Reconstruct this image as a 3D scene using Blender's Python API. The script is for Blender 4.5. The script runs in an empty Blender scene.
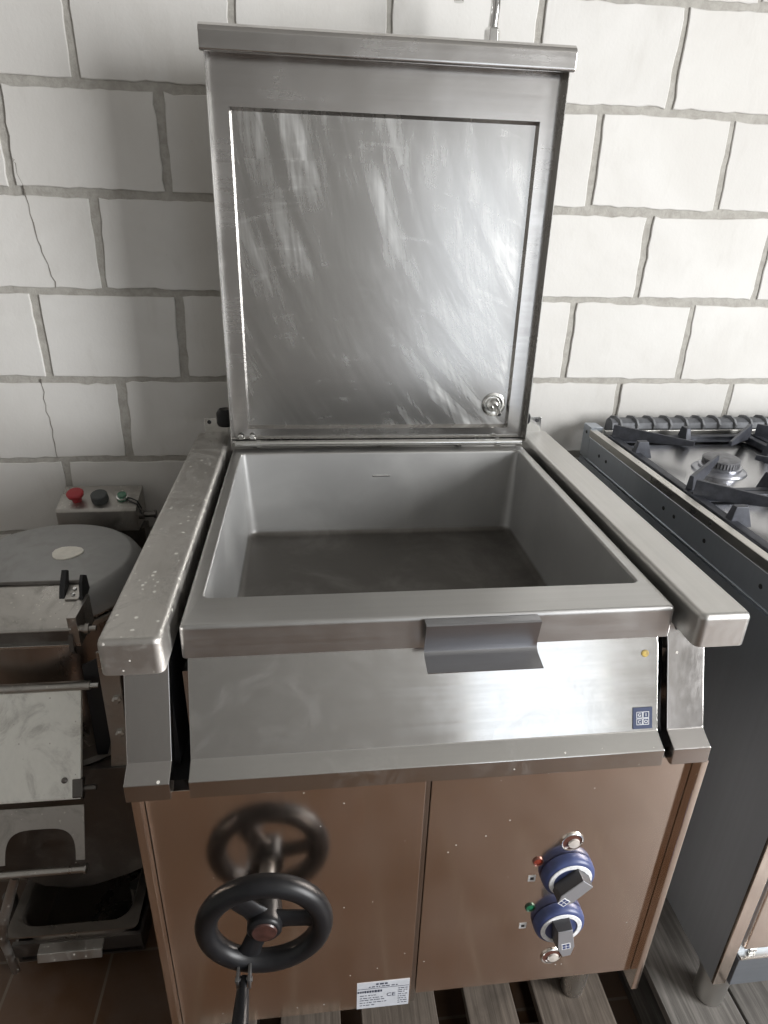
import bpy, bmesh, math, random
from mathutils import Vector, Matrix
from math import sin, cos, pi, radians
S = bpy.context.scene
COL = S.collection
random.seed(7)
# ------------------------------------------------------------------ camera
cam = bpy.data.cameras.new('camera'); camo = bpy.data.objects.new('camera', cam); COL.objects.link(camo)
cam.sensor_fit = 'VERTICAL'; cam.sensor_height = 36.0; cam.lens = 642.764 / 1024 * 36.0
cam.clip_start = .02
RX = Vector((0.993217323, -0.112806297, 0.02817959))
RD = Vector((-0.021170171, -0.413753739, -0.910142663))
RF = Vector((0.114329235, 0.903372892, -0.413335509))
m = Matrix((RX, -RD, -RF)).transposed().to_4x4()
m.translation = (-0.16137, -0.72793, 1.35219)
camo.matrix_world = m
S.camera = camo
# ------------------------------------------------------------------ view, world, daylight
S.view_settings.view_transform = 'Standard'; S.view_settings.look = 'None'
S.view_settings.gamma = 1.0; S.view_settings.use_curve_mapping = False
S.view_settings.exposure = 0.0
w = bpy.data.worlds.new('world'); S.world = w; w.use_nodes = True
w.node_tree.nodes['Background'].inputs[0].default_value = (.80, .88, 1, 1)
w.node_tree.nodes['Background'].inputs[1].default_value = 1.0
def daylight(name, loc, rot, sx, sy, power, col):
    l = bpy.data.lights.new(name, 'AREA'); l.shape = 'RECTANGLE'; l.size = sx; l.size_y = sy
    l.energy = power; l.color = col
    o = bpy.data.objects.new(name, l); COL.objects.link(o); o.location = loc; o.rotation_euler = rot
    return o
# window in the right wall, glazed door in the wall behind the camera
daylight('daylight_window', (2.58, -1.65, 1.45), (0, radians(90), 0), 1.8, 1.7, 225, (1, 1, 1))
daylight('daylight_door', (1.28, -3.32, 1.0), (radians(90), 0, 0), .86, 2.1, 5.6, (.93, .97, 1))

# ------------------------------------------------------------------ helpers
def link(name, me, parent=None):
    o = bpy.data.objects.new(name, me); COL.objects.link(o)
    if parent is not None: o.parent = parent
    return o
class MB:
    def __init__(s): s.bm = bmesh.new()
    def faces(s, vs, fs):
        b = [s.bm.verts.new(v) for v in vs]
        for f in fs:
            try: s.bm.faces.new([b[i] for i in f])
            except ValueError: pass
        return s
    def box(s, x0, x1, y0, y1, z0, z1):
        vs = [(x, y, z) for x in (x0, x1) for y in (y0, y1) for z in (z0, z1)]
        return s.faces(vs, [(0,1,3,2),(4,6,7,5),(0,4,5,1),(2,3,7,6),(0,2,6,4),(1,5,7,3)])
    def loops(s, L, cap0=True, cap1=True, closed=False):
        n = len(L[0]); vs = [p for l in L for p in l]; fs = []
        m_ = len(L)
        for i in range(m_ if closed else m_-1):
            a = i*n; b = ((i+1) % m_)*n
            for j in range(n):
                k = (j+1) % n
                fs.append((a+j, a+k, b+k, b+j))
        if not closed:
            if cap0: fs.append(tuple(range(n))[::-1])
            if cap1: fs.append(tuple(range((m_-1)*n, m_*n)))
        return s.faces(vs, fs)
    def prism_x(s, prof, x0, x1):            # profile of (y, z)
        return s.loops([[(x, y, z) for y, z in prof] for x in (x0, x1)])
    def prism_y(s, prof, y0, y1):            # profile of (x, z)
        return s.loops([[(x, y, z) for x, z in prof] for y in (y0, y1)])
    def prism_z(s, prof, z0, z1):            # profile of (x, y)
        return s.loops([[(x, y, z) for x, y in prof] for z in (z0, z1)])
    def tube(s, pts, r, n=12, cap=True, closed=False):
        pts = [Vector(p) for p in pts]; L = []; N = len(pts)
        rs = r if isinstance(r, (list, tuple)) else [r]*N
        prev = None
        for i, p in enumerate(pts):
            if closed: t = (pts[(i+1) % N]-pts[i-1]).normalized()
            else: t = (pts[min(i+1, N-1)]-pts[max(i-1, 0)]).normalized()
            if prev is None:
                a = Vector((0, 0, 1)) if abs(t.z) < .9 else Vector((1, 0, 0))
                u = t.cross(a).normalized()
            else:
                u = (prev - t*prev.dot(t)).normalized()
            prev = u; v = t.cross(u)
            L.append([p + (u*cos(2*pi*k/n)+v*sin(2*pi*k/n))*rs[i] for k in range(n)])
        return s.loops(L, cap, cap, closed)
    def lathe(s, prof, c=(0,0,0), axis='z', n=32, cap=True):   # prof: (radius, height along axis)
        L = []
        for r, h in prof:
            ring = []
            for k in range(n):
                a = 2*pi*k/n
                if axis == 'z': q = (r*cos(a), r*sin(a), h)
                elif axis == 'y': q = (r*cos(a), h, r*sin(a))
                else: q = (h, r*cos(a), r*sin(a))
                ring.append((c[0]+q[0], c[1]+q[1], c[2]+q[2]))
            L.append(ring)
        return s.loops(L, cap, cap)
    def xf(s, M, since=0):
        bmesh.ops.transform(s.bm, matrix=M, verts=list(s.bm.verts)[since:]); return s
    def build(s, name, mat, parent=None, bevel=0, seg=2, sharp=35, loc=None):
        bm = s.bm
        bmesh.ops.remove_doubles(bm, verts=bm.verts, dist=1e-6)
        bmesh.ops.recalc_face_normals(bm, faces=bm.faces)
        if bevel:
            es = [e for e in bm.edges if len(e.link_faces) == 2 and e.calc_face_angle(0) > radians(25)]
            bmesh.ops.bevel(bm, geom=es, offset=bevel, segments=seg, profile=.5, affect='EDGES', clamp_overlap=True)
        me = bpy.data.meshes.new(name); bm.to_mesh(me); bm.free()
        for p in me.polygons: p.use_smooth = True
        me.set_sharp_from_angle(angle=radians(sharp))
        if mat: me.materials.append(mat)
        o = link(name, me, parent)
        wn = o.modifiers.new('weighted_normals', 'WEIGHTED_NORMAL'); wn.mode = 'FACE_AREA_WITH_ANGLE'; wn.weight = 80; wn.keep_sharp = True
        return o
def thing(name, label, cat, group=None, loc=(0,0,0)):
    o = bpy.data.objects.new(name, None); COL.objects.link(o); o.location = loc
    o['label'] = label; o['category'] = cat
    if group: o['group'] = group
    return o
def tag(o, label, cat, group=None):
    o['label'] = label; o['category'] = cat
    if group: o['group'] = group
    return o
def struct(o): o['kind'] = 'structure'; return o
def rrect(x0, x1, y0, y1, z, r, n=6):
    out = []
    for cx, cy, a0 in ((x1-r, y1-r, 0), (x0+r, y1-r, 90), (x0+r, y0+r, 180), (x1-r, y0+r, 270)):
        for k in range(n+1):
            a = radians(a0+90*k/n); out.append((cx+r*cos(a), cy+r*sin(a), z))
    return out
def sheet(path, t):                          # closed profile of a bent sheet of thickness t following (y, z) path
    P = [Vector(p) for p in path]; off = []
    for i, p in enumerate(P):
        a = (P[i]-P[i-1]).normalized() if i else (P[1]-P[0]).normalized()
        b = (P[i+1]-P[i]).normalized() if i < len(P)-1 else a
        na = Vector((-a.y, a.x)); nb = Vector((-b.y, b.x)); nn = (na+nb)
        nn = nn.normalized()*(t/max(.35, (nn.normalized()).dot(na)))
        off.append(p+nn)
    return [tuple(p) for p in P] + [tuple(p) for p in reversed(off)]
def text_mesh(txt, name, size, M, mat, parent, depth=.0004):
    c = bpy.data.curves.new(name+'_text', 'FONT'); c.body = txt; c.size = size; c.extrude = depth
    c.align_x = 'CENTER'; c.align_y = 'CENTER'
    t = bpy.data.objects.new(name+'_text', c); COL.objects.link(t)
    dg = bpy.context.evaluated_depsgraph_get()
    me = bpy.data.meshes.new_from_object(t.evaluated_get(dg))
    bpy.data.objects.remove(t); bpy.data.curves.remove(c)
    me.transform(M); me.materials.clear(); me.materials.append(mat)
    return link(name, me, parent)

# ------------------------------------------------------------------ materials
class NT:
    def __init__(s, name):
        s.m = bpy.data.materials.new(name); s.m.use_nodes = True; s.t = s.m.node_tree; s.b = s.t.nodes['Principled BSDF']
        s.tc = s.t.nodes.new('ShaderNodeTexCoord')
    def n(s, k, **kw):
        o = s.t.nodes.new(k)
        for a, v in kw.items():
            if a in o.inputs.keys() if isinstance(a, str) else False: o.inputs[a].default_value = v
            else: setattr(o, a, v)
        return o
    def l(s, a, b): s.t.links.new(a, b)
    def vec(s, sc=(1,1,1), rot=(0,0,0)):
        mp = s.t.nodes.new('ShaderNodeMapping'); mp.inputs['Scale'].default_value = sc; mp.inputs['Rotation'].default_value = rot
        s.l(s.tc.outputs['Object'], mp.inputs['Vector']); return mp.outputs['Vector']
    def noise(s, v, scale=5, detail=4, rough=.6, dist=0):
        o = s.t.nodes.new('ShaderNodeTexNoise'); o.inputs['Scale'].default_value = scale; o.inputs['Detail'].default_value = detail
        o.inputs['Roughness'].default_value = rough; o.inputs['Distortion'].default_value = dist
        s.l(v, o.inputs['Vector']); return o.outputs['Fac']
    def rng(s, v, a, b, c, d):
        o = s.t.nodes.new('ShaderNodeMapRange'); o.interpolation_type = 'SMOOTHSTEP'; s.l(v, o.inputs['Value'])
        for i, x in zip(('From Min', 'From Max', 'To Min', 'To Max'), (a, b, c, d)): o.inputs[i].default_value = x
        return o.outputs['Result']
    def mix(s, f, a, b):
        o = s.t.nodes.new('ShaderNodeMix'); o.data_type = 'RGBA'
        if isinstance(f, (int, float)): o.inputs[0].default_value = f
        else: s.l(f, o.inputs[0])
        for i, x in ((6, a), (7, b)):
            if isinstance(x, tuple): o.inputs[i].default_value = (*x, 1)
            else: s.l(x, o.inputs[i])
        return o.outputs[2]
    def math(s, op, a, b=0.0):
        o = s.t.nodes.new('ShaderNodeMath'); o.operation = op
        for i, x in ((0, a), (1, b)):
            if isinstance(x, (int, float)): o.inputs[i].default_value = x
            else: s.l(x, o.inputs[i])
        return o.outputs[0]
    def bump(s, h, strength=.1, dist=.001):
        o = s.t.nodes.new('ShaderNodeBump'); o.inputs['Strength'].default_value = strength; o.inputs['Distance'].default_value = dist
        s.l(h, o.inputs['Height']); s.l(o.outputs['Normal'], s.b.inputs['Normal'])
    def set(s, **kw):
        for k, v in kw.items():
            i = s.b.inputs[k.replace('_', ' ')]
            if isinstance(v, (int, float)): i.default_value = v
            elif isinstance(v, tuple): i.default_value = (*v, 1) if len(v) == 3 else v
            else: s.l(v, i)
def specks(t, density=60, size=.18, keep=.6):
    vo = t.t.nodes.new('ShaderNodeTexVoronoi'); vo.inputs['Scale'].default_value = density
    t.l(t.tc.outputs['Object'], vo.inputs['Vector'])
    sep = t.t.nodes.new('ShaderNodeSeparateColor'); t.l(vo.outputs['Color'], sep.inputs[0])
    a = t.math('LESS_THAN', vo.outputs['Distance'], size)
    b = t.math('GREATER_THAN', sep.outputs[0], keep)
    sz = t.math('LESS_THAN', vo.outputs['Distance'], t.math('MULTIPLY', sep.outputs[1], size))
    return t.math('MULTIPLY', t.math('MULTIPLY', a, b), sz)
def steel(name, base=(.62,.61,.59), rough=.3, axis='z', var=.12, bump=.05, speck=0, metal=1.0, grime=0.0, aniso=0.0, tang='z'):
    t = NT(name)
    sc = {'x': (2, 130, 130), 'y': (130, 2, 130), 'z': (130, 130, 2), 'n': (40, 40, 40)}[axis]
    br = t.noise(t.vec(sc), 1, 3, .6)
    cl = t.noise(t.vec((1,1,1)), 6, 5, .65, .4)
    r = t.math('ADD', t.rng(br, .3, .7, rough-.02, rough+.025), t.rng(cl, .3, .75, -var*.5, var))
    col = t.mix(t.rng(br, .3, .7, 0, .5), base, tuple(c*.93 for c in base))
    mt = None
    if grime:
        g = t.noise(t.vec((1,1,1)), 14, 6, .7, .8)
        gf = t.rng(g, .48, .72, 0, grime)
        col = t.mix(gf, col, (.24,.225,.20)); mt = t.math('SUBTRACT', metal, t.math('MULTIPLY', gf, .7))
        r = t.math('ADD', r, t.math('MULTIPLY', gf, .2))
    if speck:
        sp = specks(t, speck[0], speck[1], speck[2])
        col = t.mix(sp, col, (.62,.60,.55)); mt = t.math('MULTIPLY', (mt if mt is not None else metal), t.math('SUBTRACT', 1.0, sp))
    t.set(Base_Color=col, Roughness=r)
    if mt is None: t.b.inputs['Metallic'].default_value = metal
    else: t.set(Metallic=mt)
    if aniso:
        t.b.inputs['Anisotropic'].default_value = aniso
        tn = t.t.nodes.new('ShaderNodeTangent'); tn.direction_type = 'RADIAL'; tn.axis = tang.upper()
        t.l(tn.outputs[0], t.b.inputs['Tangent'])
    return t.m
def plain(name, col, rough=.5, metal=0, nscale=0, namt=.1, speck=None, emit=None, coat=0):
    t = NT(name); c = col
    if nscale:
        f = t.noise(t.vec(), nscale, 5, .6)
        c = t.mix(t.rng(f, .3, .7, 0, 1), tuple(x*(1-namt) for x in col), tuple(min(1, x*(1+namt)) for x in col))
        t.bump(f, .08, .001)
    if speck:
        c = t.mix(specks(t, *speck), c, (.6,.58,.53))
    t.set(Base_Color=c, Roughness=rough, Metallic=metal)
    if coat: t.b.inputs['Coat Weight'].default_value = coat
    if 'bakelite' in name: t.b.inputs['Specular IOR Level'].default_value = .3
    return t.m
M = {}
M['steel'] = steel('stainless steel', rough=.27, axis='z')
M['steel_panel'] = steel('stainless front panel', (.90,.80,.72), .14, 'z', var=.05, bump=.03, speck=(90,.12,.95))
M['steel_fascia'] = steel('stainless fascia', (.63,.62,.60), .15, 'x', var=.06, bump=.06, speck=(55,.13,.8), grime=.12)
M['steel_rail'] = steel('stainless rail', (.60,.59,.57), .40, 'y', var=.1, bump=.08)
M['steel_rail_dusty'] = steel('dusty stainless rail', (.56,.54,.51), .42, 'y', var=.12, bump=.08, speck=(115,.32,.6), grime=.9)
M['steel_pan'] = steel('dull stainless pan', (.52,.515,.505), .36, 'x', var=.08, bump=.05)
M['steel_strip'] = steel('stainless strip', (.58,.56,.545), .16, 'z', var=.06, bump=.05, speck=(42,.14,.75))
M['bright'] = plain('polished steel', (.82,.82,.80), .18, 1)
M['black'] = plain('black parts and gap shade', (.02,.02,.022), .5)  # own black of small parts; also painted shade for gaps, holes and inner body
M['bakelite'] = plain('black bakelite', (.009,.009,.010), .36, 0, 30, .2, (120,.10,.95))
# lid inside: wiped stainless with curved scuffs
t = NT('scuffed lid steel')
sx_ = t.t.nodes.new('ShaderNodeSeparateXYZ'); t.l(t.tc.outputs['Object'], sx_.inputs[0])
def arcs(cx, cz, fr, ft, scale, det, dist):     # wiping strokes along arcs about (cx, cz)
    dx = t.math('SUBTRACT', sx_.outputs[0], cx); dz = t.math('SUBTRACT', sx_.outputs[2], cz)
    r = t.math('SQRT', t.math('ADD', t.math('MULTIPLY', dx, dx), t.math('MULTIPLY', dz, dz)))
    th = t.math('ARCTAN2', dz, dx)
    cb = t.t.nodes.new('ShaderNodeCombineXYZ'); t.l(t.math('MULTIPLY', r, fr), cb.inputs[0]); t.l(t.math('MULTIPLY', th, ft), cb.inputs[1])
    return t.noise(cb.outputs[0], scale, det, .62, dist)
a = arcs(.95, 1.72, 26, 3.2, 1, 6, .5)
c = arcs(1.3, 1.45, 110, 5, 1, 4, .3)
a2 = arcs(-.1, .55, 40, 5, 1, 5, .4)
b = t.noise(t.vec((1, 1, 1)), 3.6, 3, .55, .6)
f = t.math('MULTIPLY', t.rng(a, .34, .72, 0, 1), t.rng(b, .34, .62, .2, 1))
f = t.math('ADD', t.math('MULTIPLY', f, t.rng(c, .3, .7, .45, 1)), t.math('MULTIPLY', t.rng(a2, .55, .75, 0, .35), t.rng(c, .3, .7, .2, 1)))
t.set(Base_Color=t.mix(f, (.46,.45,.435), (.86,.86,.84)), Metallic=1.0, Roughness=t.rng(f, 0, .8, .25, .39))
M['lid_panel'] = t.m
M['lid_steel'] = steel('lid steel', (.58,.565,.55), .22, 'x', var=.08, bump=.04)
# pan bottom
t = NT('pan interior steel')
a = t.noise(t.vec(), 5, 6, .65, .5); b = t.noise(t.vec((60,60,3)), 2, 3, .5)
sepx = t.t.nodes.new('ShaderNodeSeparateXYZ'); t.l(t.tc.outputs['Object'], sepx.inputs[0])
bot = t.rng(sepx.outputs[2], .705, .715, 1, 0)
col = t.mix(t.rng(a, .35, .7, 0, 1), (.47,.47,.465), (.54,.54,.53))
col = t.mix(bot, col, t.mix(t.rng(a, .4, .68, 0, 1), (.10,.092,.082), (.17,.16,.148)))  # bottom painted darker, shade of the barely lit pan floor put into the colour
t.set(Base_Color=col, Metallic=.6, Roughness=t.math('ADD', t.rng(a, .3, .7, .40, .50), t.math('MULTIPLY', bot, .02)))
t.bump(b, .05, .001)
M['pan_in'] = t.m

# ------------------------------------------------------------------ the room
FZ = -.145; YW = .8562; XL, XR, YF, ZC = -2.2, 2.6, -3.35, 2.9
# floor: brown ceramic tiles of 20 cm
t = NT('brown floor tiles')
mp = t.t.nodes.new('ShaderNodeMapping'); mp.inputs['Location'].default_value = (.017, -.025, 0)
t.l(t.tc.outputs['Object'], mp.inputs[0])
bk = t.t.nodes.new('ShaderNodeTexBrick'); bk.offset = 0; bk.inputs['Scale'].default_value = 1
bk.inputs['Brick Width'].default_value = .2; bk.inputs['Row Height'].default_value = .2; bk.inputs['Mortar Size'].default_value = .003
bk.inputs['Color1'].default_value = (.062,.032,.015,1); bk.inputs['Color2'].default_value = (.074,.038,.019,1); bk.inputs['Mortar'].default_value = (.12,.095,.07,1)
t.l(mp.outputs[0], bk.inputs['Vector'])
nz = t.noise(t.vec(), 9, 6, .7, .3)
t.set(Base_Color=t.mix(t.rng(nz, .35, .75, 0, .55), bk.outputs['Color'], (.10,.07,.055)), Roughness=t.rng(nz, .3, .7, .35, .6))
t.bump(bk.outputs['Fac'], -.3, .002)
M['tiles'] = t.m
f = MB().box(XL-.1, XR+.1, YF-.1, YW+.12, FZ-.1, FZ).build('floor', M['tiles']); struct(f)
plaster = plain('painted plaster', (.30,.295,.28), .8, 0, 4, .05)
struct(MB().box(XL-.1, XR+.1, YF-.1, YW+.12, ZC, ZC+.1).build('ceiling', plaster))
struct(MB().box(XL-.1, XL, YF-.1, YW+.12, FZ, ZC).build('wall_left', plain('grey plaster', (.30,.29,.275), .8, 0, 4, .06)))
# right wall with window opening
wr = MB()
wy0, wy1, wz0, wz1 = -2.5, -.8, .55, 2.35
wr.box(XR, XR+.1, YF-.1, wy0, FZ, ZC).box(XR, XR+.1, wy1, YW+.12, FZ, ZC).box(XR, XR+.1, wy0, wy1, FZ, wz0).box(XR, XR+.1, wy0, wy1, wz1, ZC)
struct(wr.build('wall_right', plaster))
wf = MB()
dx0, dx1, dz1 = .78, 1.78, 2.05
wf.box(XL-.1, dx0, YF-.1, YF, FZ, ZC).box(dx1, XR+.1, YF-.1, YF, FZ, ZC).box(dx0, dx1, YF-.1, YF, dz1, ZC)
struct(wf.build('wall_front', plain('darker plaster', (.22,.215,.205), .8, 0, 4, .06)))
white = plain('white painted frame', (.75,.74,.72), .4)
fr = MB()
for y in (wy0, (wy0+wy1)/2-.03, wy1-.06): fr.box(XR+.02, XR+.08, y, y+.06, wz0, wz1)
for z in (wz0, wz1-.06): fr.box(XR+.02, XR+.08, wy0, wy1, z, z+.06)
struct(fr.build('window_1', white))
fr = MB()
for x in (dx0, dx1-.07): fr.box(x, x+.07, YF-.08, YF-.02, FZ, dz1)
fr.box(dx0, dx1, YF-.08, YF-.02, dz1-.07, dz1)
struct(fr.build('door_1', white))

# back wall of painted blocks: mortar bed + one slightly irregular block per cell
P_, Q_, OX, OZ = 0.3140165, 0.1992459, -0.6071557, 1.7848925
t = NT('whitewashed blocks')
geo = t.t.nodes.new('ShaderNodeNewGeometry')
n1 = t.noise(t.vec((1,1,1)), 2.2, 5, .6, .4); n2 = t.noise(t.vec((1,1,.35)), 16, 6, .65, .2); n3 = t.noise(t.vec(), 140, 3, .6)
c1 = t.mix(t.rng(n1, .3, .7, 0, 1), (.60,.585,.555), (.70,.69,.665))
c1 = t.mix(t.math('MULTIPLY', t.rng(n2, .55, .75, 0, 1), .35), c1, (.52,.50,.465))
c1 = t.mix(t.rng(geo.outputs['Random Per Island'], 0, 1, 0, .22), c1, (.55,.54,.52))
sp = specks(t, 26, .055, .72)
c1 = t.mix(t.math('MULTIPLY', sp, .8), c1, (.18,.17,.15))
t.set(Base_Color=c1, Roughness=.85)
t.bump(t.math('ADD', t.math('MULTIPLY', n2, .7), t.math('MULTIPLY', n3, .3)), .35, .003)
M['block'] = t.m
t = NT('grey mortar')
n1 = t.noise(t.vec(), 55, 6, .7, .3); n2 = t.noise(t.vec(), 5, 4, .6)
t.set(Base_Color=t.mix(t.rng(n1, .3, .7, 0, 1), (.33,.315,.285), (.43,.415,.38)), Roughness=.95)
t.bump(n1, .6, .004)
M['mortar'] = t.m
wall = MB().box(XL-.1, XR+.1, YW+.004, YW+.12, FZ, ZC).build('wall_back', M['mortar']); struct(wall)
rb = random.Random(3)
B = MB()
def block(x0, x1, z0, z1):
    loop = []
    nx, nz_ = 14, 8
    def j(s=.0010): return rb.gauss(0, s)
    tl = [rb.gauss(0, .0022) for _ in range(8)]
    pts = []
    for k in range(nx): u = k/nx; pts.append((x0+tl[0]+(x1-x0)*u, z0+tl[1]*(1-u)+tl[2]*u+j()))
    for k in range(nz_): u = k/nz_; pts.append((x1+tl[3]*(1-u)+tl[4]*u+j(), z0+(z1-z0)*u))
    for k in range(nx): u = k/nx; pts.append((x1-(x1-x0)*u, z1+tl[5]*(1-u)+tl[6]*u+j()))
    for k in range(nz_): u = k/nz_; pts.append((x0+tl[7]*(1-u)+tl[0]*u+j(), z1-(z1-z0)*u))
    cx, cz = (x0+x1)/2, (z0+z1)/2
    def ins(d): return [(px-math.copysign(min(d, abs(px-cx)), px-cx)*(1 if abs(abs(px-cx)-(x1-x0)/2) < .01 else 0),
                         pz-math.copysign(min(d, abs(pz-cz)), pz-cz)*(1 if abs(abs(pz-cz)-(z1-z0)/2) < .01 else 0)) for px, pz in pts]
    yy = YW + rb.gauss(0, .0006)
    B.loops([[(x, YW+.012, z) for x, z in pts], [(x, yy+.0012, z) for x, z in pts], [(x, yy, z) for x, z in ins(.0016)]], cap0=False)
row = 1
JH = .0155
for r_ in range(-3, 12):
    z1 = OZ-(r_-1)*Q_-JH/2; z0 = OZ-r_*Q_+JH/2
    z0 = max(z0, FZ)
    if z1 > ZC or z1-z0 < .03: continue
    off = 0 if r_ % 2 else .5
    for k in range(-6, 11):
        jv = .020 if OX+(k+off)*P_ < -.4 else .015
        x0 = OX+(k+off)*P_+jv/2; x1 = x0+P_-jv
        x0 = max(x0, XL); x1 = min(x1, XR)
        if x1-x0 < .03: continue
        if r_ == 6 and abs(x0+.447) < .2 and x1 > -.57 and x0 < -.57:      # cut block beside the control box
            block(x0, -.571, z0, z1); block(-.565, x1, z0, z1); continue
        block(x0, x1, z0, z1)
bo = B.build('block_course', M['block'], wall, sharp=22)
crack_m = plain('dark crack', (.20,.185,.165), .95)
def crack(pts, wdt):
    rr = random.Random(5); q = []
    for (a, b), (c_, d_) in zip(pts[:-1], pts[1:]):
        for k in range(4):
            u = k/4; q.append((a+(c_-a)*u+rr.gauss(0, .0016), b+(d_-b)*u))
    q.append(pts[-1]); mb = MB(); vs = []; fs = []
    for i, (x, z) in enumerate(q):
        ww = wdt*(.5+rr.random())
        vs += [(x-ww, YW-.0008, z), (x+ww, YW-.0008, z), (x+ww, YW+.003, z), (x-ww, YW+.003, z)]
        if i:
            o = (i-1)*4
            fs += [(o, o+1, o+5, o+4), (o+1, o+2, o+6, o+5), (o+3, o, o+4, o+7)]
    mb.faces(vs, fs); mb.build('crack', crack_m, wall)
crack([(-.755, 1.45), (-.750, 1.438), (-.741, 1.36), (-.733, 1.292), (-.722, 1.242), (-.714, 1.195)], .0007)
crack([(-.781, .99), (-.782, .927), (-.780, .865), (-.780, .796)], .0006)

# ------------------------------------------------------------------ pallets
def wood(name, c0, c1):
    t = NT(name)
    g = t.noise(t.vec((55, 2.2, 55)), 2, 6, .65, .5); g2 = t.noise(t.vec((1,1,1)), 9, 5, .6)
    geo = t.t.nodes.new('ShaderNodeObjectInfo')
    col = t.mix(t.rng(g, .32, .68, 0, 1), c0, c1)
    col = t.mix(t.rng(g2, .5, .75, 0, .5), col, tuple(x*.6 for x in c0))
    col = t.mix(t.rng(geo.outputs['Random'], 0, 1, 0, .3), col, tuple(x*.7 for x in c1))
    t.set(Base_Color=col, Roughness=.8); t.bump(g, .4, .002); return t.m
M['wood'] = wood('weathered pallet wood', (.07,.055,.042), (.16,.13,.105))
M['wood_grey'] = wood('grey pallet wood', (.085,.078,.07), (.175,.162,.148))
def pallet(name, boards, y0, y1, label, mat):
    p = thing(name, label, 'pallet', loc=((boards[0][0]+boards[-1][1])/2, (y0+y1)/2, FZ))
    L = Vector(p.location)
    def loc(o): o.matrix_parent_inverse = Matrix.Translation(-L); return o
    for a, b in boards: loc(MB().box(a, b, y0, y1, -.022, 0).build('deck_board', mat, p, .0025))
    xa, xb = boards[0][0], boards[-1][1]
    for y in (y0, (y0+y1)/2-.05, y1-.1):
        loc(MB().box(xa, xb, y, y+.1, -.044, -.022).build('cross_board', mat, p, .002))
        for x in (xa, (xa+xb)/2-.05, xb-.1):
            loc(MB().box(x, x+.1, y, y+.1, FZ+.022, -.044).build('block', mat, p, .003))
    for x in (xa, (xa+xb)/2-.05, xb-.1):
        loc(MB().box(x, x+.1, y0, y1, FZ, FZ+.022).build('bottom_board', mat, p, .002))
    return p
pallet('wooden_pallet', [(-.385,-.28), (-.235,-.125), (-.086,.056), (.113,.206), (.248,.388)], -.16, .74,
       'weathered wooden pallet under the tilting pan cooker', M['wood'])
pallet('wooden_pallet', [(.490,.631), (.636,.80), (.86,1.0), (1.06,1.2), (1.26,1.4)], -.20, .74,
       'greyer wooden pallet under the gas range on the right', M['wood_grey'])

# ------------------------------------------------------------------ tilting braising pan
BP = thing('braising_pan', 'stainless steel tilting braising pan with open lid and black handwheel', 'cooker')
YP = -.08
for s in (-1, 1):
    x0, x1 = sorted((s*.338, s*(.412 if s < 0 else .410)))
    # rail: folded cover with rounded front corners
    rail = MB(); L = []
    for z, ins_ in ((.851, 0), (.892, 0), (.8965, .0015), (.899, .004), (.9, .008)):
        L.append(rrect(x0+ins_, x1-ins_, -.083+ins_, .722-ins_, z, .010-ins_*.5, 5))
    rail.loops(L)
    rail.build('side_rail', M['steel_rail'] if s > 0 else M['steel_rail_dusty'], BP, sharp=40)
    # column under the rail and sloping front cover with a drip lip
    prof = [(-.012,.851), (-.030,.815), (-.074,.703), (-.100,.690), (-.101,.663), (-.096,.661), (-.082,.662), (-.055,.70), (-.02,.80), (.0,.851)]
    xi0, xi1 = (-.404, -.347) if s < 0 else (.337, .393)
    MB().prism_x(prof, xi0, xi1).build('corner_cover', M['steel_strip'], BP, .0015)
    MB().box(min(s*.350, s*.392), max(s*.350, s*.392), -.02, .71, .62, .852).build('side_column', M['black'], BP)
    MB().box(min(s*.388, s*.3995), max(s*.388, s*.3995), -.096, .71, .118, .661).build('side_panel', M['steel_panel'], BP, .0015)
# fascia
prof = [(-.016,.842), (-.030,.815), (-.074,.703), (-.100,.690), (-.101,.663), (-.097,.661), (-.082,.662), (-.06,.70), (-.016,.80)]
MB().prism_x(prof, -.3235, .3235).build('fascia', M['steel_fascia'], BP, .0015)
MB().box(-.334, .334, -.015, .02, .64, .80).build('inner_frame', M['steel_strip'], BP)
# lower fronts
MB().box(-.3875, -.008, YP, YP+.02, .120, .655).build('front_panel', M['steel_panel'], BP, .0012)
MB().box(.0005, .3875, YP, YP+.02, .148, .655).build('front_panel', M['steel_panel'], BP, .0012)
MB().box(-.0075, 0, YP+.004, YP+.02, .118, .655).build('divider', M['steel_strip'], BP, .001)
MB().box(-.388, .388, YP+.02, .70, .16, .64).build('inner_body', M['black'], BP)
MB().box(-.398, .398, .70, .712, .13, .86).build('back_panel', M['steel_strip'], BP)
for x, y in ((.325, -.02), (-.325, -.02), (.325, .63), (-.325, .63)):
    MB().lathe([(.020, .001), (.021, .004), (.021, .03), (.0235, .032), (.0235, .10), (.026, .104), (.026, .16)], (x, y, 0), 'z', 24).build('foot', M['steel'], BP)
# pan tub
ax, ay0, ay1, zp = .3257, -.0446, .6343, .8901
L = [rrect(-ax+.02, ax-.02, ay0+.02, ay1-.02, .845, .005), rrect(-ax, ax, ay0, ay1, .8425, .006), rrect(-ax, ax, ay0, ay1, zp-.006, .006),
     rrect(-ax+.001, ax-.001, ay0+.001, ay1-.001, zp-.0025, .006), rrect(-ax+.003, ax-.003, ay0+.003, ay1-.003, zp-.0006, .006),
     rrect(-ax+.006, ax-.006, ay0+.006, ay1-.006, zp, .006)]
rim = MB().loops(L, cap0=False, cap1=False)
ix, iy0, iy1 = .3045, .0225, .599
T = [rrect(-ax+.006, ax-.006, ay0+.006, ay1-.006, zp, .006), rrect(-ix-.003, ix+.003, iy0-.003, iy1+.003, zp, .010), rrect(-ix-.0008, ix+.0008, iy0-.0008, iy1+.0008, zp-.0012, .010), rrect(-ix, ix, iy0, iy1, zp-.004, .012)]
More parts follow.
